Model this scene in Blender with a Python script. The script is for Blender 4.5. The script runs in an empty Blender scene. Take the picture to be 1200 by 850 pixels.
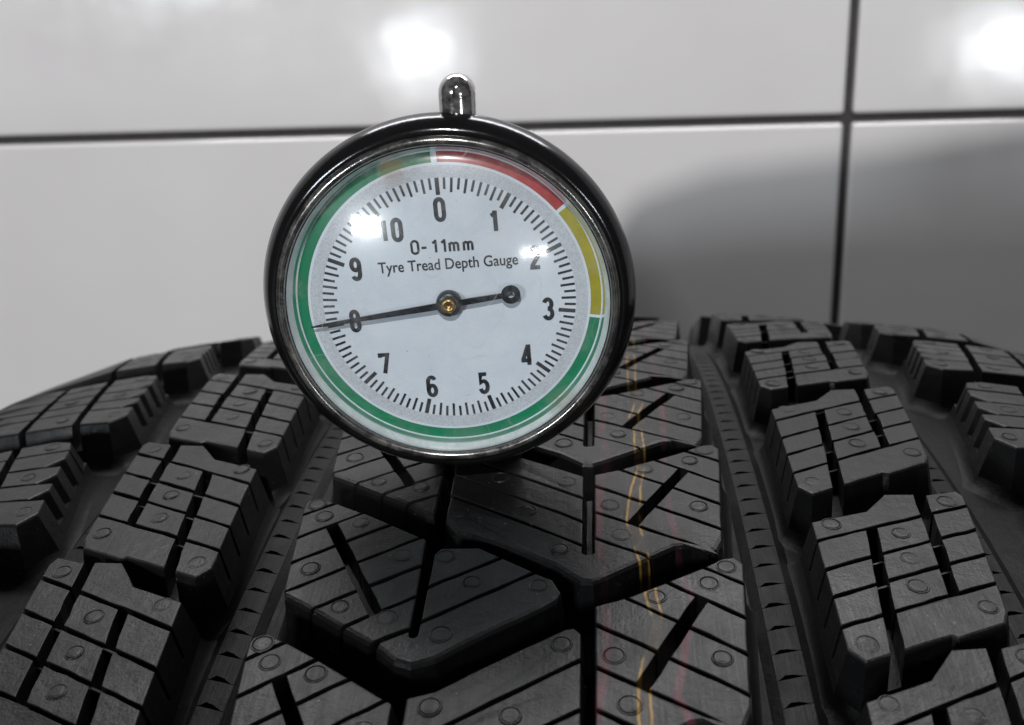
import bpy, bmesh, math, random
from mathutils import Vector, Matrix
random.seed(4)
S = 0.001                      # everything below is measured in millimetres
SC = bpy.context.scene
COL = SC.collection

# ------------------------------------------------------------------ camera
cd = bpy.data.cameras.new('camera'); cam = bpy.data.objects.new('camera', cd); COL.objects.link(cam)
FW = Vector((-0.07951951, 0.94122534, -0.32828571)); RT = Vector((0.99678935, 0.07198728, -0.03505467)); UP = Vector((0.00936195, 0.33001923, 0.94392778))
CAM = Vector((-2.6487, -172.1295, 66.608))
m = Matrix((RT, UP, -FW)).transposed().to_4x4(); m.translation = CAM * S
cam.matrix_world = m
cd.sensor_fit = 'HORIZONTAL'; cd.sensor_width = 36; cd.lens = 1275.24 / 1200 * 36
cd.clip_start = 0.002; cd.clip_end = 50
cd.dof.use_dof = True; cd.dof.focus_distance = 0.1455; cd.dof.aperture_fstop = cd.lens / 1.15
SC.camera = cam

# ------------------------------------------------------------------ world, lamps, exposure
w = bpy.data.worlds.new('World'); SC.world = w; w.use_nodes = True
bg = w.node_tree.nodes['Background']; bg.inputs[0].default_value = (0.93, 0.95, 1.0, 1); bg.inputs[1].default_value = 0.042
SC.view_settings.view_transform = 'Standard'; SC.view_settings.look = 'None'; SC.view_settings.exposure = 0.0; SC.view_settings.gamma = 1
SC.view_settings.use_curve_mapping = False

def area(name, loc, target, sx, sy, power, col=(1, 1, 1), shape='RECTANGLE'):
    l = bpy.data.lights.new(name, 'AREA'); l.shape = shape; l.size = sx * S; l.size_y = sy * S; l.energy = power; l.color = col
    o = bpy.data.objects.new(name, l); COL.objects.link(o)
    o.location = Vector(loc) * S
    o.rotation_euler = (Vector(target) - Vector(loc)).to_track_quat('-Z', 'Y').to_euler()
    return o
area('panel_lamp', (-514, -2500, -128), (-83, 360, 36), 250, 140, 3.6, (0.93, 0.97, 1.0))
area('panel_lamp', (1310, -2500, -150), (179, 360, 34), 430, 150, 6.4, (0.93, 0.97, 1.0))
area('panel_lamp', (-1300, -2500, 330), (-23, -34, 27), 480, 300, 22, (0.90, 0.96, 1.0))
area('wall_lamp', (0, 290, 560), (10, 50, 0), 800, 110, 4.0, (0.98, 0.97, 0.97))
area('key_lamp', (20, -1800, 1350), (-20, 100, 0), 17, 17, 29, (1.0, 0.975, 0.965), 'DISK')

# ------------------------------------------------------------------ helpers
def put(name, me, mat, parent=None, kind=None, smooth=False):
    o = bpy.data.objects.new(name, me); COL.objects.link(o)
    if mat: me.materials.append(mat)
    if parent: o.parent = parent
    if kind: o['kind'] = kind
    if smooth:
        for p in me.polygons: p.use_smooth = True
    return o
def tag(o, label, cat, group=None):
    o['label'] = label; o['category'] = cat
    if group: o['group'] = group
def nt(name):
    mt = bpy.data.materials.new(name); mt.use_nodes = True
    t = mt.node_tree; t.nodes.clear()
    out = t.nodes.new('ShaderNodeOutputMaterial')
    return mt, t, out
def N(t, ty, **kw):
    n = t.nodes.new(ty)
    for k, v in kw.items():
        if k in n.inputs: n.inputs[k].default_value = v
        else: setattr(n, k, v)
    return n
def math_(t, op, a, b=None, c=None, clamp=False):
    n = t.nodes.new('ShaderNodeMath'); n.operation = op; n.use_clamp = clamp
    for i, x in enumerate((a, b, c)):
        if x is None: continue
        if isinstance(x, (int, float)): n.inputs[i].default_value = x
        else: t.links.new(x, n.inputs[i])
    return n.outputs[0]
def mixc(t, f, a, b):
    n = t.nodes.new('ShaderNodeMix'); n.data_type = 'RGBA'
    for i, x in ((0, f), (6, a), (7, b)):
        if isinstance(x, (int, float)): n.inputs[i].default_value = x
        elif isinstance(x, tuple): n.inputs[i].default_value = (*x, 1)
        else: t.links.new(x, n.inputs[i])
    return n.outputs[2]
def noise(t, vec, scale, detail=4, rough=0.55):
    n = N(t, 'ShaderNodeTexNoise', Scale=scale, Detail=detail, Roughness=rough)
    if vec is not None: t.links.new(vec, n.inputs['Vector'])
    return n.outputs['Fac']
def mapr(t, x, a, b, c=0., d=1.):
    n = t.nodes.new('ShaderNodeMapRange'); n.clamp = True
    t.links.new(x, n.inputs[0])
    for i, v in enumerate((a, b, c, d)): n.inputs[i + 1].default_value = v
    return n.outputs[0]
def bump(t, h, dist, strength=1.0):
    n = t.nodes.new('ShaderNodeBump'); n.inputs['Strength'].default_value = strength; n.inputs['Distance'].default_value = dist
    t.links.new(h, n.inputs['Height']); return n.outputs[0]
def simple(name, col, rough=0.5, metal=0.0, spec=0.5, var=0.0, scale=300, coat=0.0):
    mt, t, out = nt(name)
    b = N(t, 'ShaderNodeBsdfPrincipled', Roughness=rough, Metallic=metal)
    b.inputs['Specular IOR Level'].default_value = spec; b.inputs['Coat Weight'].default_value = coat; b.inputs['Coat Roughness'].default_value = 0.08
    if var:
        tc = N(t, 'ShaderNodeTexCoord'); nz = noise(t, tc.outputs['Object'], scale)
        t.links.new(mixc(t, mapr(t, nz, .35, .7), tuple(c * (1 - var) for c in col), tuple(min(1, c * (1 + var)) for c in col)), b.inputs['Base Color'])
        t.links.new(mapr(t, nz, .3, .7, max(0.02, rough - .12), min(1, rough + .12)), b.inputs['Roughness'])
    else:
        b.inputs['Base Color'].default_value = (*col, 1)
    t.links.new(b.outputs[0], out.inputs[0])
    return mt

# ------------------------------------------------------------------ materials
def ramp_line(t, fac, pts, v0, v1):
    r = t.nodes.new('ShaderNodeValToRGB'); e = r.color_ramp.elements
    pts = sorted(pts)
    while len(e) < len(pts): e.new(0.5)
    for k, (v, u) in enumerate(pts):
        e[k].position = (v - v0) / (v1 - v0); g = u / 20.0; e[k].color = (g, g, g, 1)
    t.links.new(fac, r.inputs[0])
    return math_(t, 'MULTIPLY', r.outputs[0], 20.0)
def rubber(name, stripes=False, smoothness=0.0, tone=1.0, spec=.33):
    mt, t, out = nt(name)
    at = N(t, 'ShaderNodeUVMap', uv_map='tread'); sep = N(t, 'ShaderNodeSeparateXYZ'); t.links.new(at.outputs[0], sep.inputs[0])
    U, V = sep.outputs[0], sep.outputs[1]
    tc = N(t, 'ShaderNodeTexCoord'); ob = tc.outputs['Object']
    # fine streaks that run round the tyre, blotches, dust
    mp = N(t, 'ShaderNodeMapping'); mp.inputs['Scale'].default_value = (3.2, 0.10, 1); t.links.new(at.outputs[0], mp.inputs[0])
    st = noise(t, mp.outputs[0], 1.0, 4, .65)
    bl = noise(t, ob, 85, 5, .65); md = noise(t, ob, 420, 4, .6); fi = noise(t, ob, 2600, 3, .6); sp = noise(t, ob, 900, 2, .5)
    col = mixc(t, mapr(t, bl, .3, .72), (.0050, .0050, .0056), (.0095, .0093, .0099))
    col = mixc(t, math_(t, 'MULTIPLY', mapr(t, st, .50, .80), .45), col, (.019, .0185, .0195))
    col = mixc(t, math_(t, 'MULTIPLY', mapr(t, sp, .70, .80), .30), col, (.07, .068, .067))
    dsp = noise(t, ob, 1900, 1, .4); col = mixc(t, math_(t, 'MULTIPLY', mapr(t, dsp, .775, .80), .75), col, (.19, .185, .18))
    col = mixc(t, math_(t, 'MULTIPLY', mapr(t, md, .55, .75), .35), col, (.024, .0235, .024))
    oi = N(t, 'ShaderNodeObjectInfo'); hsv = N(t, 'ShaderNodeHueSaturation'); t.links.new(col, hsv.inputs['Color']); t.links.new(mapr(t, oi.outputs['Random'], 0, 1, .78, 1.30), hsv.inputs['Value']); col = hsv.outputs[0]
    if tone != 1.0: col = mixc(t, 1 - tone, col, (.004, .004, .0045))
    rough = mapr(t, math_(t, 'ADD', math_(t, 'MULTIPLY', st, .5), math_(t, 'MULTIPLY', bl, .5)), .35, .65, .53 - smoothness, .32 - smoothness)
    if stripes:
        f = mapr(t, V, -85, 45)
        brk = noise(t, ob, 420, 4, .7); fade = mapr(t, V, 5, -45, .45, 1.0)
        def dist(pts): return math_(t, 'ABSOLUTE', math_(t, 'SUBTRACT', U, ramp_line(t, f, pts, -85, 45)))
        yp = [(-84, 7.6), (-69.6, 7.8), (-65.7, 8.7), (-60.2, 9.9), (-55.6, 9.3), (-49.4, 8.9), (-45.4, 8.3), (-40, 7.5), (-31.3, 8.3), (-25.3, 9.3), (-18.5, 9.3), (-12.1, 9.2), (-8.7, 8.5), (-2.2, 9.8), (10, 9.0), (40, 9.6)]
        r1 = [(-84, 2.6), (-72, 2.8), (-68.6, 3.4), (-63.3, 3.9), (-51.3, 3.5), (-43.3, 3.0), (-35, 3.1), (-29, 3.3), (-20.7, 4.3), (-14.6, 3.5), (-7, 3.8), (12, 4.4), (40, 4)]
        r2 = [(-84, 13), (-74.6, 12.5), (-71.3, 11.3), (-67.2, 12.2), (-60, 13.5), (-56.5, 14.5), (-51.9, 13.3), (-44.9, 13.4), (-38.9, 12.7), (-22.8, 12.7), (-9.6, 13.4), (1.6, 13.7), (40, 13)]
        for pts, hw in ((r1, .50), (r2, .42)):
            d = dist(pts); dn = math_(t, 'ADD', d, math_(t, 'MULTIPLY', math_(t, 'SUBTRACT', st, .5), .9))
            k = math_(t, 'MULTIPLY', mapr(t, dn, hw - .12, hw + .22, 1, 0), mapr(t, noise(t, ob, 110, 3, .6), .38, .56, .10, .85))
            col = mixc(t, math_(t, 'MULTIPLY', k, fade), col, (.120, .028, .042))
        d = dist(yp); dn = math_(t, 'ADD', d, math_(t, 'MULTIPLY', math_(t, 'SUBTRACT', bl, .5), 1.1))
        inn = math_(t, 'MULTIPLY', mapr(t, dn, .62, .78, 1, 0), mapr(t, brk, .35, .6, .25, .8))
        col = mixc(t, math_(t, 'MULTIPLY', inn, fade), col, (.060, .043, .022))
        ring = math_(t, 'MULTIPLY', mapr(t, math_(t, 'ABSOLUTE', math_(t, 'SUBTRACT', dn, .70)), .08, .24, 1, 0), mapr(t, noise(t, ob, 120, 4, .6), .45, .53, .0, 1.0))
        col = mixc(t, math_(t, 'MULTIPLY', ring, fade), col, (.40, .235, .045))
    b = N(t, 'ShaderNodeBsdfPrincipled'); b.inputs['Specular IOR Level'].default_value = spec
    t.links.new(col, b.inputs['Base Color']); t.links.new(rough, b.inputs['Roughness'])
    h = math_(t, 'ADD', math_(t, 'ADD', math_(t, 'MULTIPLY', st, .3), math_(t, 'MULTIPLY', fi, .7)), math_(t, 'MULTIPLY', md, 2.2))
    t.links.new(bump(t, h, .00008, .8), b.inputs['Normal']); t.links.new(b.outputs[0], out.inputs[0])
    return mt
M_RUB = rubber('tread_rubber'); M_STR = rubber('tread_rubber_marked', True); M_BODY = rubber('block_wall_rubber', False, -.03, .80, .28); M_GRV = rubber('groove_rubber', False, -.12, .32, .18)  # walls and grooves: unscuffed rubber, darkened further with shade put into the colour

def tile_mat():
    mt, t, out = nt('glazed_tile')
    tc = N(t, 'ShaderNodeTexCoord'); ob = tc.outputs['Object']
    b = N(t, 'ShaderNodeBsdfPrincipled'); b.inputs['Roughness'].default_value = 0.10
    n1 = noise(t, ob, 9, 3); n2 = noise(t, ob, 60, 3)
    t.links.new(mixc(t, mapr(t, n1, .3, .7), (.70, .68, .685), (.745, .73, .73)), b.inputs['Base Color'])
    t.links.new(mapr(t, n2, .35, .7, .09, .15), b.inputs['Roughness'])
    t.links.new(bump(t, n1, .0012, .5), b.inputs['Normal'])
    t.links.new(b.outputs[0], out.inputs[0]); return mt
M_TILE = tile_mat()
M_GROUT = simple('grout', (.055, .052, .05), .9, var=.3, scale=400)
M_FLOOR = simple('floor_concrete', (.07, .068, .066), .7, var=.25, scale=12)
M_DARK = simple('shade_board_paint', (.05, .05, .055), .6, var=.2, scale=5)

def dirty(name, base, metal, rough, dirt, amt, scale=900):
    mt, t, out = nt(name)
    tc = N(t, 'ShaderNodeTexCoord'); ob = tc.outputs['Object']
    n1 = noise(t, ob, scale, 5, .7); n2 = noise(t, ob, 90, 3, .6); n3 = noise(t, ob, 3500, 2, .6)
    k = math_(t, 'MULTIPLY', mapr(t, n1, .42, .62), mapr(t, n2, .35, .65, .25, 1.0)); k = math_(t, 'MULTIPLY', k, amt)
    b = N(t, 'ShaderNodeBsdfPrincipled')
    col = mixc(t, k, base, dirt); col = mixc(t, math_(t, 'MULTIPLY', mapr(t, n3, .70, .76), amt * .6), col, (.42, .38, .33))
    t.links.new(col, b.inputs['Base Color'])
    t.links.new(math_(t, 'MULTIPLY', math_(t, 'SUBTRACT', 1.0, k), metal), b.inputs['Metallic'])
    t.links.new(math_(t, 'ADD', math_(t, 'MULTIPLY', k, .45), rough), b.inputs['Roughness'])
    t.links.new(bump(t, n1, .00006, .5), b.inputs['Normal'])
    t.links.new(b.outputs[0], out.inputs[0]); return mt
M_CASE = dirty('black_chrome_case', (.060, .060, .064), .92, .13, (.030, .028, .026), .04, 400)
M_BEZ = dirty('grimy_bezel', (.30, .295, .285), .95, .16, (.10, .09, .078), .40, 450)
M_CHROME = dirty('chrome', (.62, .61, .61), 1.0, .07, (.10, .09, .08), .22, 600)
M_BRASS = dirty('brass', (.62, .40, .16), 1.0, .28, (.12, .07, .03), .4, 2500)
M_NEEDLE = dirty('needle_black', (.012, .014, .018), 0, .30, (.055, .06, .07), .9, 1800)
M_HUB = dirty('hub_steel', (.06, .062, .066), .5, .3, (.15, .16, .15), .6, 1500)
M_INK = simple('ink', (.022, .025, .032), .55, var=.6, scale=1500)
M_INK2 = simple('ink_fine', (.02, .024, .03), .55)
def dial_mat():
    mt, t, out = nt('dial_face')
    tc = N(t, 'ShaderNodeTexCoord'); ob = tc.outputs['Object']
    n1 = noise(t, ob, 150, 4, .6); n2 = noise(t, ob, 1500, 2, .6)
    c = mixc(t, mapr(t, n1, .35, .7), (.72, .775, .85), (.79, .83, .89))
    c = mixc(t, mapr(t, n2, .745, .76), c, (.12, .11, .11))
    b = N(t, 'ShaderNodeBsdfPrincipled', Roughness=.55); t.links.new(c, b.inputs['Base Color']); t.links.new(b.outputs[0], out.inputs[0]); return mt
M_DIAL = dial_mat()
def stipple():
    mt, t, out = nt('stippled_ring')
    tc = N(t, 'ShaderNodeTexCoord'); n2 = noise(t, tc.outputs['Object'], 5200, 2, .6)
    b = N(t, 'ShaderNodeBsdfPrincipled', Roughness=.6); t.links.new(mixc(t, mapr(t, n2, .45, .56), (.64, .67, .72), (.53, .55, .595)), b.inputs['Base Color']); t.links.new(b.outputs[0], out.inputs[0]); return mt
M_STIP = stipple()
def band(name, col):
    mt, t, out = nt(name)
    tc = N(t, 'ShaderNodeTexCoord'); n1 = noise(t, tc.outputs['Object'], 320, 5, .65)
    b = N(t, 'ShaderNodeBsdfPrincipled', Roughness=.42)
    t.links.new(mixc(t, mapr(t, n1, .38, .75), col, tuple(c * .72 + .03 for c in col)), b.inputs['Base Color']); t.links.new(b.outputs[0], out.inputs[0]); return mt
M_GREEN = band('green_band', (.006, .235, .105)); M_RED = band('red_band', (.50, .055, .055)); M_YEL = band('yellow_band', (.44, .38, .025))
def wallring():
    mt, t, out = nt('acrylic_edge')
    b = N(t, 'ShaderNodeBsdfPrincipled', Roughness=.14, Metallic=.92); b.inputs['Base Color'].default_value = (.80, .86, .86, 1)
    t.links.new(b.outputs[0], out.inputs[0]); return mt
M_EDGE = wallring()
M_RIM = simple('acrylic_rim', (.74, .80, .79), .18, coat=.6, var=.12, scale=500)
CZL = 28.75
def lens_mat():
    mt, t, out = nt('clear_lens')
    tc = N(t, 'ShaderNodeTexCoord'); ob = tc.outputs['Object']
    lw = N(t, 'ShaderNodeLayerWeight', Blend=.5); frs = math_(t, 'MULTIPLY_ADD', math_(t, 'POWER', lw.outputs['Facing'], 5.0), .90, .095); gl = N(t, 'ShaderNodeBsdfGlossy', Roughness=.055)
    n = noise(t, ob, 260, 5, .7); t.links.new(mapr(t, n, .35, .75, .04, .13), gl.inputs['Roughness'])
    tr = N(t, 'ShaderNodeBsdfTransparent'); tr.inputs[0].default_value = (.95, .975, .985, 1)
    mx = N(t, 'ShaderNodeMixShader'); t.links.new(frs, mx.inputs[0]); t.links.new(tr.outputs[0], mx.inputs[1]); t.links.new(gl.outputs[0], mx.inputs[2])
    gl2 = N(t, 'ShaderNodeBsdfGlossy', Roughness=.26); mg = N(t, 'ShaderNodeMixShader', Fac=.52); t.links.new(gl.outputs[0], mg.inputs[1]); t.links.new(gl2.outputs[0], mg.inputs[2]); t.links.new(mg.outputs[0], mx.inputs[2])
    # rubbed haze and grime film on the plastic
    df = N(t, 'ShaderNodeBsdfDiffuse'); df.inputs[0].default_value = (.62, .58, .52, 1)
    hz = math_(t, 'MULTIPLY', mapr(t, noise(t, ob, 120, 6, .75), .46, .80), .26)
    sp = N(t, 'ShaderNodeSeparateXYZ'); t.links.new(ob, sp.inputs[0])
    wob = math_(t, 'MULTIPLY', math_(t, 'SUBTRACT', noise(t, ob, 700, 4, .7), .5), .0045)
    def blot(ang, r, rad, k):       # a grimy fingerprint-sized stain stuck on the rim of the cover
        x, z = r * math.sin(math.radians(ang)) * S, (CZL + r * math.cos(math.radians(ang))) * S
        d = math_(t, 'SQRT', math_(t, 'ADD', math_(t, 'POWER', math_(t, 'SUBTRACT', sp.outputs[0], x), 2.0), math_(t, 'POWER', math_(t, 'SUBTRACT', sp.outputs[2], z), 2.0)))
        return math_(t, 'MULTIPLY', mapr(t, math_(t, 'ADD', d, wob), rad * S * .25, rad * S, 1, 0), k)
    st_ = math_(t, 'MAXIMUM', blot(-17, 19.6, 2.6, .36), blot(133, 20.3, 3.2, .30))
    scr = noise(t, ob, 75, 2, .4); ln = mapr(t, math_(t, 'ABSOLUTE', math_(t, 'SUBTRACT', scr, .5)), .0, .0035, .22, 0)
    hz = math_(t, 'MAXIMUM', math_(t, 'MAXIMUM', hz, ln), st_, clamp=True)
    t.links.new(mixc(t, mapr(t, st_, .05, .3), (.66, .66, .66), (.36, .25, .15)), df.inputs[0])
    mx2 = N(t, 'ShaderNodeMixShader'); t.links.new(hz, mx2.inputs[0]); t.links.new(mx.outputs[0], mx2.inputs[1]); t.links.new(df.outputs[0], mx2.inputs[2])
    t.links.new(mx2.outputs[0], out.inputs[0]); return mt
M_LENS = lens_mat()

# ------------------------------------------------------------------ setting: tiled wall, floor, added shade board
def box_mesh(name, lo, hi, bev=0.0, seg=2):
    bm = bmesh.new(); bmesh.ops.create_cube(bm, size=1)
    for v in bm.verts:
        v.co = Vector([(lo[i] + hi[i]) / 2 * S + v.co[i] * (hi[i] - lo[i]) * S for i in range(3)])
    if bev: bmesh.ops.bevel(bm, geom=bm.edges[:], offset=bev * S, segments=seg, affect='EDGES', profile=.5)
    me = bpy.data.meshes.new(name); bm.to_mesh(me); bm.free(); return me
R = 350.0
YW = 360.0
wall = put('wall', box_mesh('wall', (-1700, YW + 4.5, -703), (1600, YW + 60, 900)), M_GROUT, kind='structure')
TW, TH, JX, JZ = 600.0, 300.0, 115.7, 1.2
G = 2.1
for ix in range(-3, 3):
    for iz in range(-3, 3):
        x0, z0 = JX + ix * TW, JZ + iz * TH
        if z0 + TH - G < -703: continue
        me = box_mesh('tile', (x0 + G, YW, max(z0 + G, -702)), (x0 + TW - G, YW + 9, z0 + TH - G), 1.7, 3)
        put('tile', me, M_TILE, wall)
floor = put('floor', box_mesh('floor', (-1700, -3200, -760), (1600, YW + 4, -703.5)), M_FLOOR, kind='structure')

# ------------------------------------------------------------------ tyre
ICR, U0, CAMB = 1.38946e-3, -12.2387, math.radians(-0.96411)
HALF = 112.0                    # half tread width round U0
def drop(u):
    d = abs(u - U0); r = d * d * ICR / 2
    if d > 100: r += (d - 100) ** 2 * 0.020
    return r
BASE = Vector((-R * math.sin(CAMB), 0, -R * math.cos(CAMB) - R))
tyre = bpy.data.objects.new('winter_tyre', None); COL.objects.link(tyre)
tyre.location = BASE * S; tyre.rotation_euler = (0, CAMB, 0); tyre.empty_display_size = .05
tag(tyre, 'black studless winter tyre with deep siped tread blocks standing against the tiled wall', 'tyre')
def P3(u, v, h):                # tread coordinates (across, along, height over the tread) -> tyre-local metres, origin at its foot
    a = v / R; r = R - drop(u) + h
    return Vector((u, r * math.sin(a), r * math.cos(a) + R)) * S
class MB:
    def __init__(s): s.v = []; s.f = []; s.uv = []
    def add(s, u, v, h): s.v.append(P3(u, v, h)); s.uv.append((u, v)); return len(s.v) - 1
    def build(s, name, mat, parent, kind=None):
        me = bpy.data.meshes.new(name); me.from_pydata(s.v, [], s.f); me.update()
        l = me.uv_layers.new(name='tread'); li = [0] * len(me.loops); me.loops.foreach_get('vertex_index', li)
        l.data.foreach_set('uv', [c for i in li for c in s.uv[i]])
        return put(name, me, mat, parent, kind)
def ccw(p):
    a = sum(p[i][0] * p[(i + 1) % len(p)][1] - p[(i + 1) % len(p)][0] * p[i][1] for i in range(len(p)))
    return a > 0
def poly(pts):                  # [(u, v, flag)]: flag belongs to the edge that starts at the point; 1 = outside wall
    p = [(a, b, 1) for a, b in pts]
    return p if ccw(p) else [(a, b, 1) for a, b in reversed(pts)]
def clip(p, a, n, flag=0):      # keep the side where (x - a).n <= 0
    out = []; d = [(q[0] - a[0]) * n[0] + (q[1] - a[1]) * n[1] for q in p]
    for i in range(len(p)):
        j = (i + 1) % len(p); q, r = p[i], p[j]
        if d[i] <= 0: out.append(q)
        if (d[i] <= 0) != (d[j] <= 0):
            k = d[i] / (d[i] - d[j]); x = (q[0] + (r[0] - q[0]) * k, q[1] + (r[1] - q[1]) * k)
            out.append((x[0], x[1], flag) if d[i] <= 0 else (x[0], x[1], q[2]))
    # drop doubled points
    res = []
    for q in out:
        if res and abs(q[0] - res[-1][0]) + abs(q[1] - res[-1][1]) < 1e-3: res[-1] = q; continue
        res.append(q)
    if len(res) > 1 and abs(res[0][0] - res[-1][0]) + abs(res[0][1] - res[-1][1]) < 1e-3: res.pop()
    return res
def parea(p): return abs(sum(p[i][0] * p[(i + 1) % len(p)][1] - p[(i + 1) % len(p)][0] * p[i][1] for i in range(len(p)))) / 2 if len(p) > 2 else 0
def cut(p, a, b, wdt=.58):      # split by the line a-b leaving a gap; returns (left of a->b, right)
    dx, dy = b[0] - a[0], b[1] - a[1]; l = math.hypot(dx, dy); n = (-dy / l, dx / l)
    L = clip(p, (a[0] + n[0] * wdt / 2, a[1] + n[1] * wdt / 2), (-n[0], -n[1])); Rr = clip(p, (a[0] - n[0] * wdt / 2, a[1] - n[1] * wdt / 2), n)
    return L, Rr
def offs(p, dist):              # move each edge outwards by dist[i]
    n = len(p); res = []
    for i in range(n):
        a, b, c = p[i - 1], p[i], p[(i + 1) % n]
        e1 = (b[0] - a[0], b[1] - a[1]); e2 = (c[0] - b[0], c[1] - b[1])
        l1 = math.hypot(*e1) or 1e-9; l2 = math.hypot(*e2) or 1e-9
        n1 = (e1[1] / l1, -e1[0] / l1); n2 = (e2[1] / l2, -e2[0] / l2)
        d1, d2 = dist[i - 1], dist[i]
        det = n1[0] * n2[1] - n1[1] * n2[0]
        if abs(det) < .25:
            mx, my = n1[0] + n2[0], n1[1] + n2[1]; q = mx * mx + my * my
            if q < .3: res.append((b[0], b[1])); continue
            k = (d1 + d2) / q; res.append((b[0] + mx * k, b[1] + my * k))
        else:
            x = (d1 * n2[1] - d2 * n1[1]) / det; y = (n1[0] * d2 - n2[0] * d1) / det
            lim = 2.2 * max(abs(d1), abs(d2), 1e-6); q = math.hypot(x, y)
            if q > lim: x, y = x * lim / q, y * lim / q
            res.append((b[0] + x, b[1] + y))
    return res
def edge_near(p, i):            # how much an edge faces the foot of the picture (towards -v)
    a, b = p[i], p[(i + 1) % len(p)]; l = math.hypot(b[0] - a[0], b[1] - a[1]) or 1e-9
    return (b[0] - a[0]) / l    # ccw: outward normal = (dy,-dx) -> v part is -dx
DEP = 8.6
RJ = random.Random(11)
def ragged(p, amp0=.11, amp1=.06):
    out = []; n = len(p)
    for i in range(n):
        a, b = p[i], p[(i + 1) % n]; out.append(a); l = math.hypot(b[0] - a[0], b[1] - a[1])
        k = int(l / 1.9) if not a[2] else int(l / 2.6)
        amp = amp1 if a[2] else amp0
        for j in range(1, min(k, 6)):
            f = j / min(k, 6); d = RJ.gauss(0, amp * .7); d = max(-amp, min(amp, d))
            out.append((a[0] + (b[0] - a[0]) * f - (b[1] - a[1]) / l * d, a[1] + (b[1] - a[1]) * f + (b[0] - a[0]) / l * d, a[2]))
    return out
def prism(mb, p, h0, h1, draft, ch=.28, chn=.75, lower=0.0, top=True):
    n = len(p)
    dep = h0 - h1
    bot = offs(p, [draft * (dep + lower) if q[2] else 0 for q in p])
    up = offs(p, [draft * lower if q[2] else 0 for q in p])
    c = []
    for i in range(n):
        if not p[i][2]: c.append(-min(.10, chn))
        else: c.append(-(chn if edge_near(p, i) > .35 else ch))
    drop_ = [max(-c[i - 1], -c[i]) if not top is None else 0 for i in range(n)]
    if top:
        mid = up; tp = offs([(a[0], a[1], 0) for a in up], c)
        b0 = [mb.add(x, y, h1) for x, y in bot]; b1 = [mb.add(mid[i][0], mid[i][1], h0 - .72 * max(.10, drop_[i])) for i in range(n)]; b2 = [mb.add(x, y, h0) for x, y in tp]
        # half-way ring rounds the edge
        b15 = []
        for i in range(n):
            x = mid[i][0] * .30 + tp[i][0] * .70; y = mid[i][1] * .30 + tp[i][1] * .70
            x = mid[i][0] + (x - mid[i][0]) * .62; y = mid[i][1] + (y - mid[i][1]) * .62
            b15.append(mb.add(x, y, h0 - .20 * max(.10, drop_[i])))
        rings = [b0, b1, b15, b2]
    else:
        def ring(extra, h): return [mb.add(x, y, h) for x, y in offs(p, [draft * (h0 - h + lower) + extra if q[2] else 0 for q in p])]
        b0 = ring(0, -DEP - .3); b2 = [mb.add(x, y, h0) for x, y in up]; rings = [b0, b2]
    for A, B in zip(rings[:-1], rings[1:]):
        for i in range(n):
            j = (i + 1) % n; mb.f.append((A[i], A[j], B[j], B[i]))
    mb.f.append(tuple(rings[-1])); mb.f.append(tuple(reversed(b0)))
SIPE = 4.6
def dot_mb(mb, u, v, r=1.2):
    r = r * RJ.uniform(.90, 1.06); hs = RJ.uniform(.30, .70); u += RJ.uniform(-.15, .15); v += RJ.uniform(-.15, .15); ph = RJ.uniform(0, 6.28)
    k = 18; prof = [(1.16, -.05), (1.10, .13), (1.02, .14), (.93, -.02), (.84, .10), (.5, .15)]
    rings = []
    for q, h in prof:
        rings.append([mb.add(u + q * r * math.cos(2 * math.pi * i / k), v + q * r * math.sin(2 * math.pi * i / k), h * hs * (1 + .45 * math.sin(2 * math.pi * i / k + ph)) if h > 0 else h) for i in range(k)])
    for A, B in zip(rings[:-1], rings[1:]):
        for i in range(k): j = (i + 1) % k; mb.f.append((A[i], A[j], B[j], B[i]))
    mb.f.append(tuple(rings[-1]))
def block(outline, cells, dots, draft=.16, mat=None, detail=True, body=None, ch=.22, chn=.45, webs=()):
    """one tread block: a lower body that carries the siped segments and their moulded dots"""
    mat = mat or M_RUB
    lo = MB(); ol = poly(outline) if body is None else body
    prism(lo, ol, -SIPE, -DEP - .6, draft, lower=SIPE, top=False)
    rt_ = MB(); n_ = len(ol); rr = []
    for ex, h in ((2.0, -DEP - .12), (1.25, -DEP + .10), (.70, -DEP + .42), (.32, -DEP + .95), (.10, -DEP + 1.7), (-.05, -DEP + 2.3)):
        rr.append([rt_.add(x, y, h) for x, y in offs(ol, [draft * -h + ex for q in ol])])
    for A_, B_ in zip(rr[:-1], rr[1:]):
        for i in range(n_): j = (i + 1) % n_; rt_.f.append((A_[i], A_[j], B_[j], B_[i]))
    for wq, wh in webs: prism(lo, wq, wh, -SIPE - .2, 0, .05, .05)
    if not detail:
        for c in cells:
            if parea(c) > .4: prism(lo, c, 0, -SIPE - .3, draft, ch, chn)
        for u, v in dots: dot_mb(lo, u, v)
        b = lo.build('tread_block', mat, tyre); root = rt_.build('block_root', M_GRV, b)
        for p_ in root.data.polygons: p_.use_smooth = True
        return b
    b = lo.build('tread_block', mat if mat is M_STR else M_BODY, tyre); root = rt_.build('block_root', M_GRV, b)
    for p_ in root.data.polygons: p_.use_smooth = True
    for c in cells:
        if parea(c) < .4: continue
        mb = MB(); prism(mb, ragged(c), RJ.uniform(-.07, .03), -SIPE - .3, draft, ch, chn); mb.build('rubber_segment', mat, b)
    for u, v in dots:
        mb = MB(); dot_mb(mb, u, v); mb.build('moulded_dot', mat, b)
    return b

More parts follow.
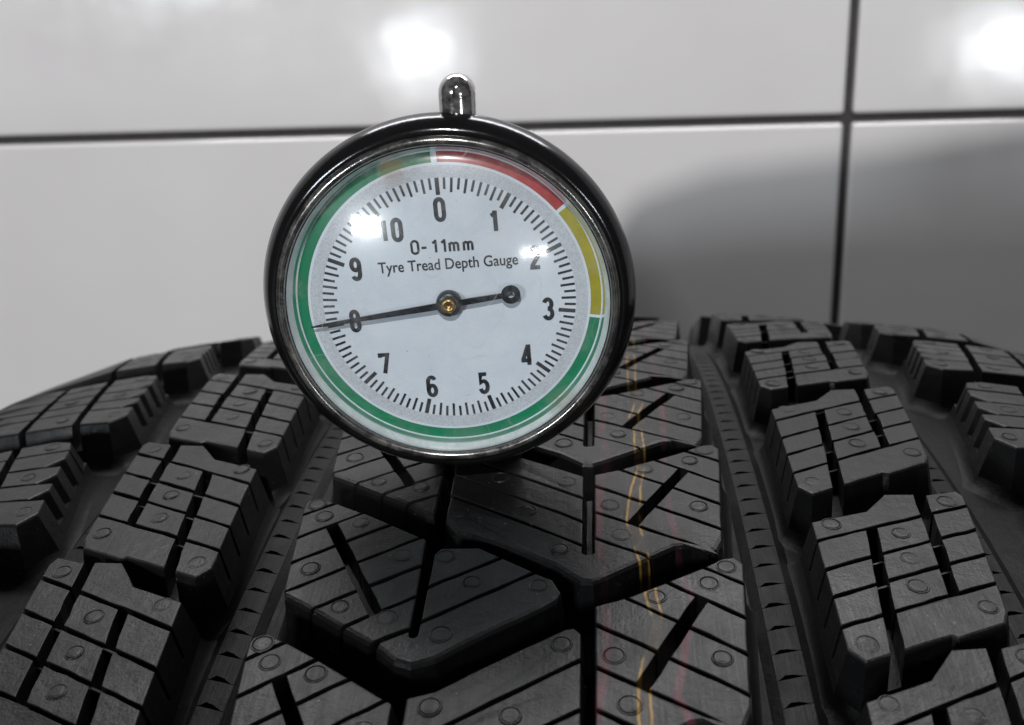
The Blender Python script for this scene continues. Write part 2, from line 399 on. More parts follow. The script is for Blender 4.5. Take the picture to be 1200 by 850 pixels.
# --- intermediate blocks: three columns of cells between two stepped bars
def quad(IN, ON, IF, OF):
    def f(s, t):
        a = (IN[0] + (ON[0] - IN[0]) * s, IN[1] + (ON[1] - IN[1]) * s); b = (IF[0] + (OF[0] - IF[0]) * s, IF[1] + (OF[1] - IF[1]) * s)
        return (a[0] + (b[0] - a[0]) * t, a[1] + (b[1] - a[1]) * t)
    return f
def inter_block(IN, ON, IF, OF, detail=True):
    q = quad(IN, ON, IF, OF)
    tl = lambda k, s: ((.236, .43, .62, .84)[k]) * (1 - s) + ((.25, .466, .67, .885)[k]) * s
    g1 = lambda t: (.235 + .085 * t, .320 + .075 * t); g2 = (.68, .757)
    e = .0120
    def pt(s, t): return q(s, t)
    cells = []
    def cell(path, flags):
        p = [(*pt(s, t), f) for (s, t), f in zip(path, flags)]
        if not ccw(p):
            pr = list(reversed(path)); fl = flags[-2::-1] + flags[-1:]
            p = [(*pt(s, t), f) for (s, t), f in zip(pr, fl)]
        cells.append(p)
    j = lambda: random.uniform(-.006, .006)
    # far bar, with its step; flags: edge from this point on
    a, b = 0, g2[0]
    cell([(0, tl(3, 0) + e), (b, tl(3, b) + e), (b + .004, 1.075), (.50, 1.12), (.35, 1.0), (0, 1.0)], [0, 0, 1, 1, 1, 1])
    # outer far cell
    cell([(g2[1], tl(3, g2[1]) + e), (1, tl(3, 1) + e), (1.0, .98), (.965, 1.04), (g2[1] + .004, 1.05)], [0, 1, 1, 1, 0])
    for k in (2, 1, 0):
        lo = lambda s: tl(k, s) + e; hi = lambda s: tl(k + 1, s) - e
        i0 = g1(tl(k, 0))[0]; i1 = g1(tl(k + 1, 0))[0]; m0 = g1(tl(k, 0))[1]; m1 = g1(tl(k + 1, 0))[1]
        d = j()
        cell([(0, lo(0)), (i0 + d, lo(i0)), (i1 + d, hi(i1)), (0, hi(0))], [0, 0, 0, 1])
        d = j()
        cell([(m0 + d, lo(m0)), (g2[0] + d, lo(g2[0])), (g2[0] + d, hi(g2[0])), (m1 + d, hi(m1))], [0, 0, 0, 0])
        d = j()
        cell([(g2[1] + d, lo(g2[1])), (1, lo(1)), (1, hi(1)), (g2[1] + d, hi(g2[1]))], [0, 1, 0, 0])
    i0, m0 = g1(0); i1, m1 = g1(.236)
    cell([(.0, .10), (.085, .0), (i0, 0), (i1, tl(0, i1) - e), (0, tl(0, 0) - e)], [1, 1, 0, 0, 1])
    cell([(m0, 0), (.62, .0), (.66, -.025), (.97, -.02), (1, .03), (1, tl(0, 1) - e), (m1, tl(0, m1) - e)], [1, 1, 1, 1, 1, 0, 0])
    ol = [q(.0, .10), q(.085, 0), q(.62, 0), q(.66, -.025), q(.97, -.02), q(1, .03), q(1, .98), q(.965, 1.04), q(g2[1], 1.05), q(g2[0], 1.075), q(.5, 1.12), q(.35, 1.0), q(0, 1.0)]
    dots = [q(.11, .955), q(.115, .11), q(.89, .12), q(.515, .765), q(.525, .56), q(.52, .355), q(.88, .96)]
    webs = []
    for k in range(4):
        t0 = tl(k, .4)
        for s0, s1 in (g1(t0), g2):
            if (k == 3 and s0 == g2[0]) or RJ.random() < .25: continue
            wp = [(*q(a, b), 0) for a, b in ((s0 - .02, tl(k, s0) - .006), (s1 + .02, tl(k, s1) - .006), (s1 + .02, tl(k, s1) + .008), (s0 - .02, tl(k, s0) + .008))]
            if not ccw(wp): wp.reverse()
            webs.append((wp, -RJ.uniform(.5, 1.8)))
    return block(ol, cells, dots, .17, None, detail, webs=webs)
# corners traced on the tread: inner-near, outer-near, inner-far, outer-far
RI = [((31.3, 70), (52.4, 83), (31.5, 95), (56, 113), 0), ((31.3, 38.6), (52.2, 50.5), (31.5, 62), (55.6, 78.5), 1), ((31.2, 5.6), (51.8, 16.6), (31.5, 30.7), (54.7, 45.6), 1),
      ((31.1, -33.0), (52.3, -19.6), (31.5, -3.2), (54.5, 10.6), 1), ((31.1, -66.6), (51.5, -57.2), (31.5, -38.9), (54.1, -29.6), 1), ((31.0, -99), (51.4, -89), (31.6, -71.4), (54.1, -61), 1)]
LI = [((-48.3, 57), (-71, 70), (-50, 86), (-74, 102), 0), ((-48.3, 20.5), (-71, 35.2), (-50, 48), (-73.6, 62.5), 0), ((-48.2, -18.2), (-70.0, -6.6), (-49.8, 12.2), (-73.4, 27.6), 1),
      ((-48.1, -51.4), (-69.9, -41.0), (-49.6, -22.4), (-73.0, -9.6), 1), ((-48.1, -86), (-69.9, -76), (-50.1, -55.2), (-72.8, -44.4), 1)]
for IN, ON, IF, OF, d in RI + LI: inter_block(IN, ON, IF, OF, bool(d))

# --- shoulder blocks: five rows of sipes, two lengthwise grooves
def shoulder_block(IN, IF, sgn, detail=True):
    out = U0 + sgn * HALF
    dvn, dvf = 1.5, -5.0
    def edge(k):              # lengthwise lines from near to far: inner, groove 1, groove 2, outer
        if k == 0: return IN, IF
        if k == 1: return (IN[0] + sgn * 9.6, IN[1] + dvn), (IF[0] + sgn * 10.4, IF[1] - 1.5)
        if k == 2: return (IN[0] + sgn * 19.5, IN[1] + dvn * .6), (IF[0] + sgn * 18.5, IF[1] - 3.6)
        return (out, IN[1] + 1), (out, IF[1] + dvf)
    def pt(s, t):
        k = min(2, int(s)); f = s - k; a, b = edge(k), edge(k + 1)
        p = (a[0][0] + (b[0][0] - a[0][0]) * f, a[0][1] + (b[0][1] - a[0][1]) * f); q = (a[1][0] + (b[1][0] - a[1][0]) * f, a[1][1] + (b[1][1] - a[1][1]) * f)
        return (p[0] + (q[0] - p[0]) * t, p[1] + (q[1] - p[1]) * t)
    T = [0.0, .255, .43, .63, .83, 1.0]; cells = []
    e = .0095
    for c in range(3):
        s0 = c + (.09 if c else 0); s1 = c + 1 - (.09 if c < 2 else 0)
        if c == 1: s0 = 1.075; s1 = 1.95
        if c == 2: s0 = 2.04
        for r in range(5):
            t0, t1 = T[r] + (e if r else 0), T[r + 1] - (e if r < 4 else 0)
            path = [(s0, t0), (s1, t0), (s1, t1), (s0, t1)]; fl = [1 if r == 0 else 0, 1 if c == 2 else 0, 1 if r == 4 else 0, 1 if c == 0 else 0]
            if c == 0:
                nt_ = .085
                if r == 0: path = [(.0, .11), (.30, .0), (s1, 0), (s1, t1), (.0, t1)]; fl = [1, 1, 0, 0, 1]
                elif r == 4: path = [(s0, t0), (s1, t0), (s1, 1), (.32, 1.0), (0.06, .95)]; fl = [0, 0, 1, 1, 1]
                else: path = [(.27, t0), (s1, t0), (s1, t1), (.0, t1), (.0, t0 + nt_)]; fl = [0, 0, 0, 1, 1]
            p = [(*pt(s, t), f) for (s, t), f in zip(path, fl)]
            if not ccw(p):
                pr = list(reversed(path)); f2 = fl[-2::-1] + fl[-1:]
                p = [(*pt(s, t), f) for (s, t), f in zip(pr, f2)]
            cells.append(p)
    ol = [pt(0, .11), pt(.3, 0), pt(1, 0), pt(2, 0), pt(3, 0), pt(3, 1), pt(2, 1), pt(1, 1), pt(.32, 1), pt(0.03, .95)]
    dots = [pt(.28, .13), pt(.50, .53), pt(.34, .92), pt(1.35, .13), pt(1.5, .53), pt(1.5, .91)]
    return block(ol, cells, dots, .30, None, detail)
for IN, IF, sg, d in [((64.4, 90), (68.5, 118), 1, 0), ((64.4, 60.4), (68.6, 84.6), 1, 0), ((64.6, 25.2), (69.2, 55.0), 1, 1), ((64.4, -13.6), (68.6, 18.6), 1, 1), ((64.4, -50), (68.6, -20.5), 1, 0), ((64.4, -86), (68.6, -56), 1, 0),
                      ((-83.5, 83), (-90, 112), -1, 0), ((-83.4, 45.6), (-90, 74.5), -1, 0), ((-81.9, 2.6), (-87.6, 35.5), -1, 1), ((-80.4, -34.4), (-87.8, -3.4), -1, 1), ((-80.4, -72), (-87.8, -43), -1, 0)]:
    shoulder_block(IN, IF, sg, bool(d))

# --- centre rib: interlocking chevrons
A_R = [(2.45, -27.6), (5.9, -26.2), (11.4, -22.9), (16.3, -19.8), (18.6, -18.0), (20.2, -17.6), (21.2, -18.9), (19.0, -44.2), (18.3, -46.0), (17.0, -46.4), (15.6, -45.0), (12.8, -45.5), (7.5, -49.3), (3.9, -51.9), (2.45, -52.9)]
A_RS = [((16.3, -20.0), (20.8, -22.9)), ((11.5, -23.0), (20.3, -29.2)), ((6.7, -26.4), (19.7, -35.1)), ((2.8, -31.0), (17.7, -40.3)), ((2.5, -37.6), (12.9, -43.6)), ((2.3, -43.7), (7.9, -46.9))]
A_G = ((15.0, -26.6), (7.5, -40.5))
A_L = [(.8, -28.0), (-9.8, -21.4), (-18.4, -16.2), (-18.0, -39.2), (-16.3, -41.6), (-14.1, -42.3), (-9.2, -45.0), (-2.9, -49.1), (.8, -52.0)]
A_LS = [((-17.0, -22.3), (.8, -34.0)), ((-17.8, -27.5), (.7, -39.9)), ((-17.9, -33.1), (.7, -45.3))]
A_D = [(19.0, -19.6), (16.4, -22.9), (9.8, -25.7), (16.7, -35.9), (4.6, -35.8), (6.0, -42.9)]
A_DL = [(-16.2, -37.2), (-6.8, -37.2), (-2.2, -46.1), (-1.6, -29.6), (-11.2, -28.3)]
def sh(pts, d): return [(a, b + d) for a, b in pts]
def strips(p, sipes, groove=None, gset=(), gw=1.7):
    """cut p by successive sipes from far to near; returns strips, grooved ones split in two"""
    res = []; rest = p
    for a, b in sipes:
        if a[0] > b[0]: a, b = b, a
        far, rest = cut(rest, a, b)
        res.append(far)
    res.append(rest); out = []
    for k, s in enumerate(res):
        if groove and k in gset:
            l, r = cut(s, groove[0], groove[1], gw); out += [l, r]
        else: out.append(s)
    return out
def chev_A(dv, left=True, detail=True):
    mv = lambda seg: [(tuple(sh([a], dv)[0]), tuple(sh([b], dv)[0])) for a, b in seg]
    pr = poly(sh(A_R, dv)); g = (sh([A_G[0]], dv)[0], sh([A_G[1]], dv)[0])
    cells = strips(pr, mv(A_RS), g, (2, 3, 4)); last = cells.pop()
    if left:
        pl = poly(sh(A_L, dv)); lc = strips(pl, mv(A_LS)); lc.pop(); cells += lc
        vert = sh([(-17.95, -33.5), (.72, -45.7), (.72, -47.0), (1.1, -47.4), (2.0, -47.4), (2.4, -47.0), (2.4, -44.0), (8.4, -47.4), (9.4, -47.9), (7.5, -49.3), (3.9, -51.9), (2.2, -53.0), (.6, -52.9), (-2.9, -49.6), (-9.2, -45.5), (-14.1, -42.7), (-16.3, -41.9), (-18.0, -39.2)], dv)
        vf = [0, 0, 0, 0, 0, 0, 0, 0, 1, 1, 1, 1, 1, 1, 1, 1, 1, 1]
        vc = [(a, b, f) for (a, b), f in zip(vert, vf)]
        if not ccw(vc): vc = [(*vert[i], vf[i - 1]) for i in range(len(vert) - 1, -1, -1)]
        cells.append(vc)
        ol = sh(A_L[1:3][::-1] , 0) 
        outline = sh([(-18.4, -16.2), (-18.0, -39.2), (-16.3, -41.6), (-14.1, -42.3), (-9.2, -45.0), (-2.9, -49.1), (.6, -52.6), (2.2, -53.0)] + A_R[::-1][1:] + [(.8, -28.0), (-9.8, -21.4)], dv)
        dots = sh(A_D + A_DL, dv)
    else:
        cells.append(last); outline = sh(A_R, dv); dots = sh(A_D, dv)
    return block(outline, cells, dots, .10, M_STR, detail, chn=.75)
B_L = [(-39.0, -34.0), (-38.7, -33.0), (-36.4, -33.0), (-34.7, -33.9), (-30.2, -36.8), (-25.6, -40.0), (-20.1, -43.8), (-19.75, -55.6), (-19.75, -67.2), (-20.9, -66.7), (-23.3, -64.4), (-27.6, -61.4), (-32.4, -57.9), (-36.7, -55.0), (-37.1, -53.4), (-38.9, -35.5)]
B_S = [((-38.3, -36.5), (-34.6, -34.1)), ((-37.7, -42.2), (-30.2, -37.1)), ((-37.1, -47.8), (-25.6, -40.2)), ((-36.2, -53.6), (-21, -43.4)), ((-31.5, -56.8), (-20.1, -49.5)), ((-26.9, -60.1), (-20, -55.6)), ((-22.7, -63.0), (-19.9, -61.4))]
B_G = ((-33.9, -39.7), (-24.5, -58.1))
B_T = [(-18.5, -47.0), (-17.7, -45.8), (-12.7, -45.8), (-9.9, -47.8), (-5.1, -51.1), (-2.9, -52.5), (-1.8, -55.0), (-2.3, -56.4), (-3.9, -57.6), (-12.6, -63.7), (-16.0, -66.7), (-18.5, -67.4)]
B_TS = [((-18.1, -53.6), (-9.7, -48.0)), ((-17.8, -59.7), (-5.3, -51.1))]
C_R = [(-18.5, -72.1), (-15.4, -71.1), (-8.7, -66.5), (-1.1, -61.4), (-.1, -61.2), (.72, -62.1), (.8, -83.5), (-12.6, -92.8), (-16, -95.8), (-18.5, -96.5)]
C_RS = [((-13.4, -75.7), (-.4, -67.1)), ((-13.4, -82.4), (.6, -73.7)), ((-17.8, -89.4), (.6, -78.6))]
B_D = [(-37.3, -34.2), (-35.6, -37.2), (-29.7, -39.3), (-34.6, -49.3), (-22.6, -47.4), (-29.2, -57.2), (-22.8, -59.3)]
B_DT = [(-16.9, -47.7), (-13.0, -53.0), (-4.7, -53.6), (-15.9, -62.1)]
C_D = [(-15.8, -73.3), (-1.4, -63.9), (-6.8, -74.5)]
def chev_B(dv, right=None, detail=True):
    mv = lambda seg, d=dv: [((a[0], a[1] + d), (b[0], b[1] + d)) for a, b in seg]
    cells = strips(poly(sh(B_L, dv)), mv(B_S), (sh([B_G[0]], dv)[0], sh([B_G[1]], dv)[0]), (2, 3, 4, 5))
    outl = sh(B_L, dv); dots = sh(B_D, dv)
    if right:
        rp, rs, rd, d2 = right
        rc = strips(poly(sh(rp, d2)), mv(rs, d2))
        last_l = cells.pop(); last_r = rc.pop(); cells += rc
        # the vertex joins both arms under the end of the slot
        y0 = dv
        tip = [(-23.0, -63.6), (-19.75, -61.8), (-19.7, -62.4), (-19.4, -62.8), (-18.9, -62.8), (-18.55, -62.4), (-18.5, -60.5)]
        if rp is B_T: rest = [(-5.0, -51.3), (-2.9, -52.5), (-1.8, -55.0), (-2.3, -56.4), (-3.9, -57.8), (-12.6, -63.9), (-16.0, -66.5), (-18.8, -67.5), (-20.9, -66.7), (-23.3, -64.4)]
        else: rest = [(.6, -49.9), (.8, -54.4), (-12.6, -63.7), (-16.0, -66.5), (-18.8, -67.5), (-20.9, -66.7), (-23.3, -64.4)]
        pts = sh(tip + rest, dv); fl = [0] * len(tip) + [1] * len(rest); fl[len(tip) - 1] = 0
        vc = [(a, b, f) for (a, b), f in zip(pts, fl)]
        if not ccw(vc): vc = [(*pts[i], fl[i - 1]) for i in range(len(pts) - 1, -1, -1)]
        cells.append(vc)
        dots += sh(rd, d2)
        bb = sh(rp, d2)
        k = [q for q in bb]
        outl = sh(B_L[:8], dv) + [k[0]] + k[1:-1] + [(-18.8, -67.5 + dv)] + sh(B_L[9:], dv)
    return block(outl, cells, dots, .10, None, detail, chn=.75)
for dv, lf, d in ((86.1, 1, 0), (57.4, 1, 0), (28.7, 1, 1), (0, 1, 1), (-29.8, 0, 1), (-59.6, 0, 0)): chev_A(dv, bool(lf), bool(d))
for dv, rt, d in ((86.4, None, 0), (57.6, None, 0), (28.8, None, 1), (0, (B_T, B_TS, B_DT, 0), 1), (-29.1, (C_R, C_RS, C_D, 0), 1), (-58.2, (C_R, C_RS, C_D, -29.1), 0)): chev_B(dv, rt, bool(d))

# --- ribbed bars on the groove floors
def bars(u0, u1, v0, v1, step, h, skew=0.0):
    v = v0
    while v < v1:
        wd = u1 - u0; g = .75 + random.uniform(-.12, .12)
        L = lambda k, e: (u0 + wd * k, v + skew * k + e)
        a = [L(0, 0), L(.12, .05), L(.30, g), L(.55, g * .8), L(.85, .05), L(1, 0), L(1, step - .01), L(0, step - .01)]; fl = [0, 0, 0, 0, 0, 1, 0, 1]
        mb = MB(); p = [(x, y, f) for (x, y), f in zip(a, fl)]
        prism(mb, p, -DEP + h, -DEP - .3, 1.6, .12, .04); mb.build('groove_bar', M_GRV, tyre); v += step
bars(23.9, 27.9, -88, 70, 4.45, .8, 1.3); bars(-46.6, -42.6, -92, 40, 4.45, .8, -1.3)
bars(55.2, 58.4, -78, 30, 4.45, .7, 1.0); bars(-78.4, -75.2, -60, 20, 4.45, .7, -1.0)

# --- carcass: one lathed skin from bead to bead
def carcass():
    prof = []                                   # (u, radius)
    L, Rr = U0 - HALF, U0 + HALF
    for u, r in ((-70, 232), (-84, 228), (-96, 236), (-112, 262), (-121, 290), (-124, 308), (-121, 322)): prof.append((U0 + u, r))
    k = 44
    for i in range(k + 1):
        u = L - 3 + (HALF * 2 + 6) * i / k; prof.append((u, R - drop(u) - DEP))
    for u, r in ((121, 322), (124, 308), (121, 290), (112, 262), (96, 236), (84, 228), (70, 232)): prof.append((U0 + u, r))
    n = 360; verts = []; uvs = []; faces = []
    for i in range(n):
        a = 2 * math.pi * i / n - math.pi
        for u, r in prof: verts.append(Vector((u, r * math.sin(a), r * math.cos(a) + R)) * S); uvs.append((u, a * R))
    m_ = len(prof)
    for i in range(n):
        for j in range(m_ - 1):
            a, b = i * m_ + j, ((i + 1) % n) * m_ + j; faces.append((a, b, b + 1, a + 1))
    mb = MB(); mb.v = verts; mb.f = faces; mb.uv = uvs
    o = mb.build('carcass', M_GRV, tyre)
    for p in o.data.polygons: p.use_smooth = True
carcass()
def far_tread():
    mb = MB(); p0 = 118.0; total = 2 * math.pi * R; span = total - 118 - 120; n = int(span / 33); st = span / n
    for i in range(n):
        b = p0 + i * st + 4
        rows = [[(31, b), (52, b + 9), (54, b + 36), (31, b + 26)], [(-48, b), (-70, b + 9), (-73, b + 36), (-49, b + 26)], [(64, b), (U0 + HALF, b), (U0 + HALF, b + 27), (69, b + 29)], [(-82, b), (U0 - HALF, b), (U0 - HALF, b + 27), (-88, b + 29)],
                [(2, b), (20, b + 9), (21, b + 36), (2, b + 26)], [(1, b), (-19, b + 10), (-19, b + 36), (1, b + 26)], [(-20, b - 3), (-37, b + 9), (-39, b + 35), (-20, b + 23)]]
        for r in rows: prism(mb, poly(r), 0, -DEP - .5, .14, .3, .3)
    mb.build('far_tread', M_RUB, tyre, 'stuff')
far_tread()

# ------------------------------------------------------------------ tread depth gauge
GX, GY, GZ = -23.05, -23.3, -1.4           # foot of the gauge on the tread
CZ = 26.9 - GZ + .45                        # axis height over the foot
gauge = bpy.data.objects.new('tread_depth_gauge', None); COL.objects.link(gauge)
gauge.location = (GX * S, GY * S, GZ * S); gauge.rotation_euler = (math.radians(4.3), 0, math.radians(3.0)); gauge.empty_display_size = .01
tag(gauge, 'round dial tyre tread depth gauge in black chrome case standing upright on the tread', 'depth gauge')
def gmesh(name, v, f, mat, parent=None, smooth=True):
    me = bpy.data.meshes.new(name); me.from_pydata([Vector(q) * S for q in v], [], f); me.update()
    return put(name, me, mat, parent or gauge, smooth=smooth)
def lathe_y(name, prof, mat, parent=None, n=128, smooth=True, cap0=False, cap1=False):   # (radius, y) round the dial axis, y < 0 towards the front
    v = []; f = []; m_ = len(prof)
    for i in range(n):
        a = 2 * math.pi * i / n
        for r, y in prof: v.append((r * math.sin(a), y, CZ + r * math.cos(a)))
    for i in range(n):
        for j in range(m_ - 1):
            a, b = i * m_ + j, ((i + 1) % n) * m_ + j; f.append((a, a + 1, b + 1, b))
    if cap0: f.append(tuple(i * m_ for i in range(n)))
    if cap1: f.append(tuple(i * m_ + m_ - 1 for i in reversed(range(n))))
    o = gmesh(name, v, f, mat, parent, smooth)
    bm = bmesh.new(); bm.from_mesh(o.data); bmesh.ops.recalc_face_normals(bm, faces=bm.faces); bm.to_mesh(o.data); bm.free()
    if smooth:
        for p in o.data.polygons: p.use_smooth = len(p.vertices) < 10
    return o
YF = -10.0                                 # bezel front
YD = YF + 2.6                              # dial plane
case = lathe_y('case', [(22.6, YF + .5), (23.2, YF + .35), (23.9, YF + .9), (24.55, YF + 1.9), (25.0, YF + 3.0), (24.95, YF + 4.2), (24.4, YF + 7), (23.2, YF + 11.5), (21.8, YF + 15.5), (20.2, YF + 17.4), (17, YF + 18.2)], M_CASE, cap1=True)
bez = lathe_y('bezel', [(21.35, YD + .3), (21.45, YF + .5), (21.7, YF - .05), (22.1, YF - .22), (22.5, YF - .05), (22.75, YF + .3), (22.8, YF + 1.2)], M_BEZ)
lathe_y('lens_edge', [(20.5, YD - .02), (20.62, YD - .5), (20.8, YD - 1.0)], M_EDGE)
lathe_y('lens_rim', [(20.8, YD - 1.0), (21.05, YD - 1.5), (21.38, YD - 2.2)], M_RIM)
rd = 52.0
dome = []
for i in range(17):
    r = 21.3 * i / 16; dome.append((max(r, .001), YF + .15 - (math.sqrt(rd * rd - r * r) - math.sqrt(rd * rd - 21.3 ** 2))))
dome += [(21.36, YF + .5)]
lathe_y('lens', dome, M_LENS)
face = lathe_y('dial_face', [(.001, YD), (20.6, YD)], M_DIAL, smooth=False)
ROT = math.radians(-2.2)                   # printed dial sits a little turned in its case
def dpt(r, a, y): a += ROT; return (r * math.sin(a), y, CZ + r * math.cos(a))
def arc(name, r0, r1, a0, a1, y, mat, parent=face):
    n = max(3, int(abs(a1 - a0) / math.radians(2))); v = []; f = []
    for i in range(n + 1):
        a = a0 + (a1 - a0) * i / n; v += [dpt(r0, a, y), dpt(r1, a, y)]
    for i in range(n): f.append((2 * i, 2 * i + 1, 2 * i + 3, 2 * i + 2))
    return gmesh(name, v, f, mat, parent, False)
DEG = math.radians; U1 = 360 / 11.0
arc('stippled_ring', 17.0, 18.6, 0, DEG(360), YD - .03, M_STIP)
arc('red_band', 18.95, 20.35, DEG(.8), DEG(1.60 * U1), YD - .03, M_RED)
arc('yellow_band', 18.95, 20.35, DEG(1.62 * U1 + .8), DEG(3.03 * U1), YD - .03, M_YEL)
arc('green_band', 18.95, 20.35, DEG(3.03 * U1 + 1.2), DEG(358.6), YD - .03, M_GREEN)
def ticks():
    v = []; f = []
    for i in range(110):
        a = DEG(i * U1 / 10); big = i % 10 == 0; w_ = .27 if big else .16
        r1 = 16.95; r0 = 14.7 if big else (15.05 if i % 2 == 0 else 15.45)
        k = len(v)
        for r, s_ in ((r0, -1), (r0, 1), (r1, 1), (r1, -1)):
            x, y, z = dpt(r, a, YD - .06); aa = a + ROT
            v.append((x + math.cos(aa) * w_ * s_, y, z - math.sin(aa) * w_ * s_))
        f.append((k, k + 1, k + 2, k + 3))
    gmesh('scale_ticks', v, f, M_INK, face, False)
ticks()
def text(name, body, size, x, z, mat, sx=1.0, off=0.0, space=1.0, rot=ROT):
    cu = bpy.data.curves.new(name, 'FONT'); cu.body = body; cu.size = size; cu.align_x = 'CENTER'; cu.align_y = 'CENTER'; cu.offset = off; cu.space_character = space; cu.resolution_u = 4
    tmp = bpy.data.objects.new('tmp_text', cu); COL.objects.link(tmp)
    bpy.context.view_layer.update()
    me = bpy.data.meshes.new_from_object(tmp.evaluated_get(bpy.context.evaluated_depsgraph_get()))
    bpy.data.objects.remove(tmp); bpy.data.curves.remove(cu)
    xs = [q.co.x for q in me.vertices]; ys = [q.co.y for q in me.vertices]
    cx, cy = (min(xs) + max(xs)) / 2, (min(ys) + max(ys)) / 2
    c, s_ = math.cos(-rot), math.sin(-rot)
    for q in me.vertices:
        px, py = (q.co.x - cx) * sx, q.co.y - cy
        q.co = Vector((x + px * c - py * s_, YD - .07, CZ + z + px * s_ + py * c)) * S
    me.name = name
    return put(name, me, mat, face)
def arcp(cx, cy, rx, ry, a0, a1, n=12):
    return [(cx + rx * math.cos(DEG(a0 + (a1 - a0) * i / n)), cy + ry * math.sin(DEG(a0 + (a1 - a0) * i / n))) for i in range(n + 1)]
# one line per digit: centre lines of the pen in a box 1 wide and 2 high
GL = {'0': [arcp(.5, 1.5, .5, .5, 0, 180) + arcp(.5, .5, .5, .5, 180, 360) + [(1, 1.5)]],
      '1': [[(.62, 0), (.62, 2.0)], [(.62, 1.9), (.46, 1.66), (.12, 1.5)]],
      '2': [arcp(.5, 1.5, .5, .5, 165, -10) + [(.93, 1.2), (.5, .72), (.08, .22), (.04, 0), (1.05, 0)]],
      '3': [arcp(.48, 1.5, .48, .5, 160, -60) + [(.45, 1.06)], [(.45, 1.04)] + arcp(.48, .52, .52, .52, 62, -160)],
      '4': [[(.78, 0), (.78, 2.0), (.66, 2.0), (.0, .62), (.0, .5), (1.08, .5)]],
      '5': [[(.95, 2.0), (.14, 2.0), (.06, 1.06), (.2, 1.18)] + arcp(.5, .62, .5, .62, 100, -160)],
      '6': [arcp(.5, 1.5, .48, .5, 25, 180) + arcp(.5, .55, .5, .55, 180, 540, 20)],
      '7': [[(.0, 1.72), (.0, 2.0), (1.0, 2.0), (.42, 0)]],
      '8': [arcp(.5, 1.52, .44, .48, -90, 270, 20), arcp(.5, .52, .5, .52, 90, 450, 20)],
      '9': [arcp(.5, .5, .48, .5, 205, 360) + arcp(.5, 1.45, .5, .55, 0, 360, 20)],
      '-': [[(.1, .85), (.85, .85)]],
      'm': [[(.0, 0), (.0, 1.35)], [(.0, .9)] + arcp(.32, .95, .32, .38, 180, 0, 8) + [(.64, 0)], [(.64, .9)] + arcp(.96, .95, .32, .38, 180, 0, 8) + [(1.28, 0)]]}
ADV = {'1': .95, 'm': 1.75, '-': 1.25}
def pen(name, body, wdt, hgt, pw, x, z, mat, gap=.55):
    xs = 0; strokes = []
    for ch_ in body:
        for st in GL[ch_]: strokes.append([((xs + a) * wdt, b * hgt / 2) for a, b in st])
        xs += ADV.get(ch_, 1.0) + gap
    W = (xs - gap) * wdt; v = []; f = []; c, s_ = math.cos(-ROT), math.sin(-ROT)
    for k, st in enumerate(strokes):
        n = len(st); y = YD - .07 - .008 * (k % 3); b0 = len(v)
        closed = math.hypot(st[0][0] - st[-1][0], st[0][1] - st[-1][1]) < .02
        for i in range(n):
            p0 = st[i - 1] if i else (st[-2] if closed else st[0]); p1 = st[i]; p2 = st[i + 1] if i < n - 1 else (st[1] if closed else st[-1])
            d1 = Vector((p1[0] - p0[0], p1[1] - p0[1])); d2 = Vector((p2[0] - p1[0], p2[1] - p1[1]))
            d1 = d1.normalized() if d1.length > 1e-6 else d2.normalized(); d2 = d2.normalized() if d2.length > 1e-6 else d1
            tn = (d1 + d2); tn = tn.normalized() if tn.length > .2 else d2; k_ = min(1.5, 1 / max(.5, tn.dot(d2)))
            nx, ny = -tn.y * pw / 2 * k_, tn.x * pw / 2 * k_
            for sg in (1, -1):
                a, b = p1[0] + nx * sg - W / 2, p1[1] + ny * sg - hgt / 2
                v.append((x + a * c - b * s_, y, CZ + z + a * s_ + b * c))
        for i in range(n - 1): f.append((b0 + 2 * i, b0 + 2 * i + 1, b0 + 2 * i + 3, b0 + 2 * i + 2))
    return gmesh(name, v, f, mat, face, False)
for k in range(11):
    a = DEG(k * U1) + ROT; r = (12.75, 12.8, 13.1, 13.3, 13.0, 12.75, 12.75, 12.9, 13.1, 13.1, 12.4)[k]
    pen('numeral', str(k), 1.02, 2.75, .56, r * math.sin(a), r * math.cos(a), M_INK, .75)
def tdir(dx, dz): c, s_ = math.cos(-ROT), math.sin(-ROT); return dx * c - dz * s_, dx * s_ + dz * c
pen('range_lettering', '0-11mm', .86, 1.72, .31, *tdir(0.0, 7.9), M_INK2, .42)
text('name_lettering', 'Tyre Tread Depth Gauge', 2.15, *tdir(0.35, 5.15), M_INK2, .84, .024, 1.0)
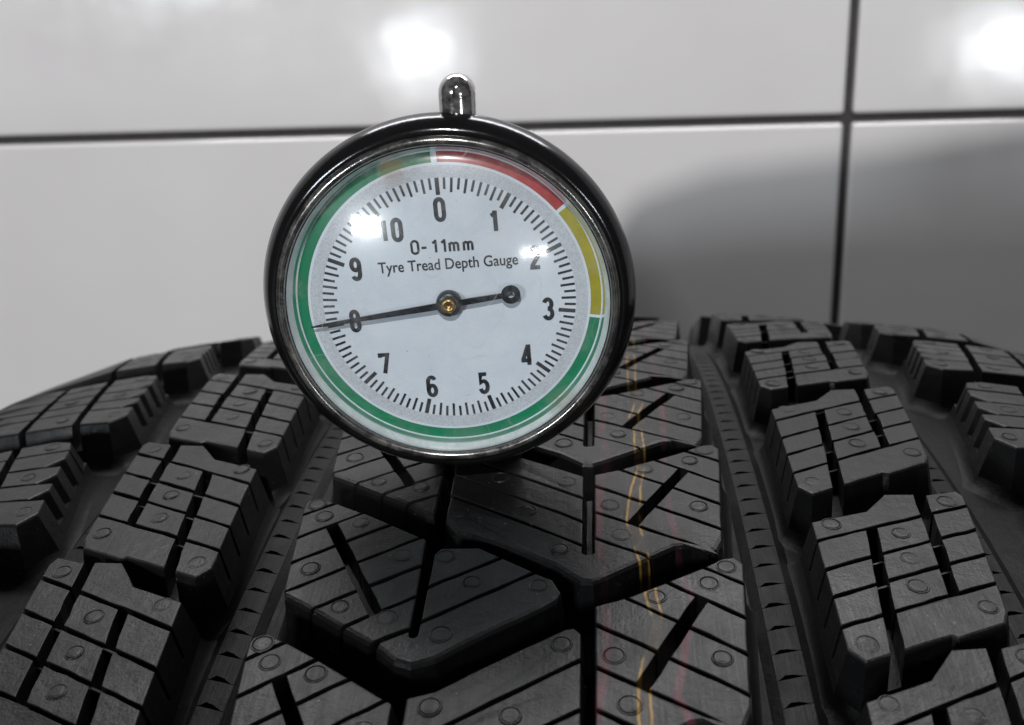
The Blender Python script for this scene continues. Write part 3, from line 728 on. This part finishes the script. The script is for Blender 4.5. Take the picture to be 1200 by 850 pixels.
# needle, its counterweight ring and the hub
def needle():
    a = DEG(264.0) + ROT; d = Vector((math.sin(a), 0, math.cos(a))); q = Vector((math.cos(a), 0, -math.sin(a))); c = Vector((0, YD - 1.0, CZ))
    st = [(-7.4, .34), (-2, .42), (2, .46), (10, .34), (17.2, .21), (18.9, .07)]
    v = []; f = []
    for t, w_ in st:
        for s_, dy in ((-1, 0), (1, 0), (1, -.22), (-1, -.22)): v.append(tuple(c + d * t + q * w_ * s_ + Vector((0, dy, 0))))
    for i in range(len(st) - 1):
        for j in range(4): a0, a1 = i * 4 + j, i * 4 + (j + 1) % 4; f.append((a0, a1, a1 + 4, a0 + 4))
    f += [(0, 1, 2, 3), tuple(reversed(range(len(v) - 4, len(v))))]
    nd = gmesh('needle', v, f, M_NEEDLE, gauge, False)
    # ring at the tail
    cc = c - d * 8.4; n = 40; v = []; f = []
    pr = [(.52, -.02), (1.28, -.02), (1.28, -.24), (.52, -.24)]
    for i in range(n):
        b = 2 * math.pi * i / n
        for r, y in pr: v.append(tuple(cc + Vector((math.cos(b) * r, y, math.sin(b) * r))))
    for i in range(n):
        for j in range(4): a0, a1 = i * 4 + j, i * 4 + (j + 1) % 4; b0, b1 = ((i + 1) % n) * 4 + j, ((i + 1) % n) * 4 + (j + 1) % 4; f.append((a0, a1, b1, b0))
    gmesh('counterweight_ring', v, f, M_NEEDLE, nd, False)
needle()
hub = lathe_y('hub', [(1.72, YD - .1), (1.72, YD - 1.1), (1.55, YD - 1.4), (.98, YD - 1.45)], M_HUB, n=48)
lathe_y('hub_pin', [(1.0, YD - 1.2), (.98, YD - 1.75), (.80, YD - 1.9), (.42, YD - 1.9), (.36, YD - 1.6), (.001, YD - 1.6)], M_BRASS, hub, n=40)
# plunger on top, foot and probe below
def lathe_z(name, prof, x, y, mat, parent=None, n=40, cap=True):
    v = []; f = []; m_ = len(prof)
    for i in range(n):
        a = 2 * math.pi * i / n
        for r, z in prof: v.append((x + r * math.cos(a), y + r * math.sin(a), z))
    for i in range(n):
        for j in range(m_ - 1): a, b = i * m_ + j, ((i + 1) % n) * m_ + j; f.append((a, b, b + 1, a + 1))
    if cap: f += [tuple(i * m_ + m_ - 1 for i in range(n)), tuple(i * m_ for i in reversed(range(n)))]
    return gmesh(name, v, f, mat, parent)
zt = CZ + 22.9
dm = [(2.38 * math.cos(b), zt + 4.2 + 2.38 * math.sin(b)) for b in [DEG(q) for q in range(0, 90, 9)]] + [(.05, zt + 6.58)]
lathe_z('plunger_cap', [(2.75, zt), (2.75, zt + .25), (2.45, zt + .5), (2.38, zt + .9)] + dm, 2.4, -4.6, M_CHROME, cap=True)
me = box_mesh('foot', (-5, .5, .1), (9, 8.5, CZ - 22.0), .8, 2); put('foot', me, M_CASE, gauge)
lathe_z('probe_pin', [(.35, -6.5), (.75, -5.6), (.75, .5)], 3.6, 1.0, M_CHROME)

# ------------------------------------------------------------------ unseen board added between lamp and tyre to block light: throws the soft-edged shade on the right of the wall
def shade_board():
    v = [(x, -700, z) for x, z in ((-200, -703.4), (240, -703.4), (240, 712), (150, 676), (112, 661), (80, 655.5), (36, 651), (18, 645), (9, 632), (8.5, 508), (-31, 508), (-31, 564), (-200, 564))]
    vv = [Vector(q) * S for q in v] + [(Vector(q) + Vector((0, -14, 0))) * S for q in v]; n = len(v)
    f = [tuple(range(n)), tuple(range(2 * n - 1, n - 1, -1))] + [(i, i + n, (i + 1) % n + n, (i + 1) % n) for i in range(n)]
    me = bpy.data.meshes.new('shade_board'); me.from_pydata(vv, [], f); me.update()
    put('shade_board', me, M_DARK, kind='structure')
shade_board()
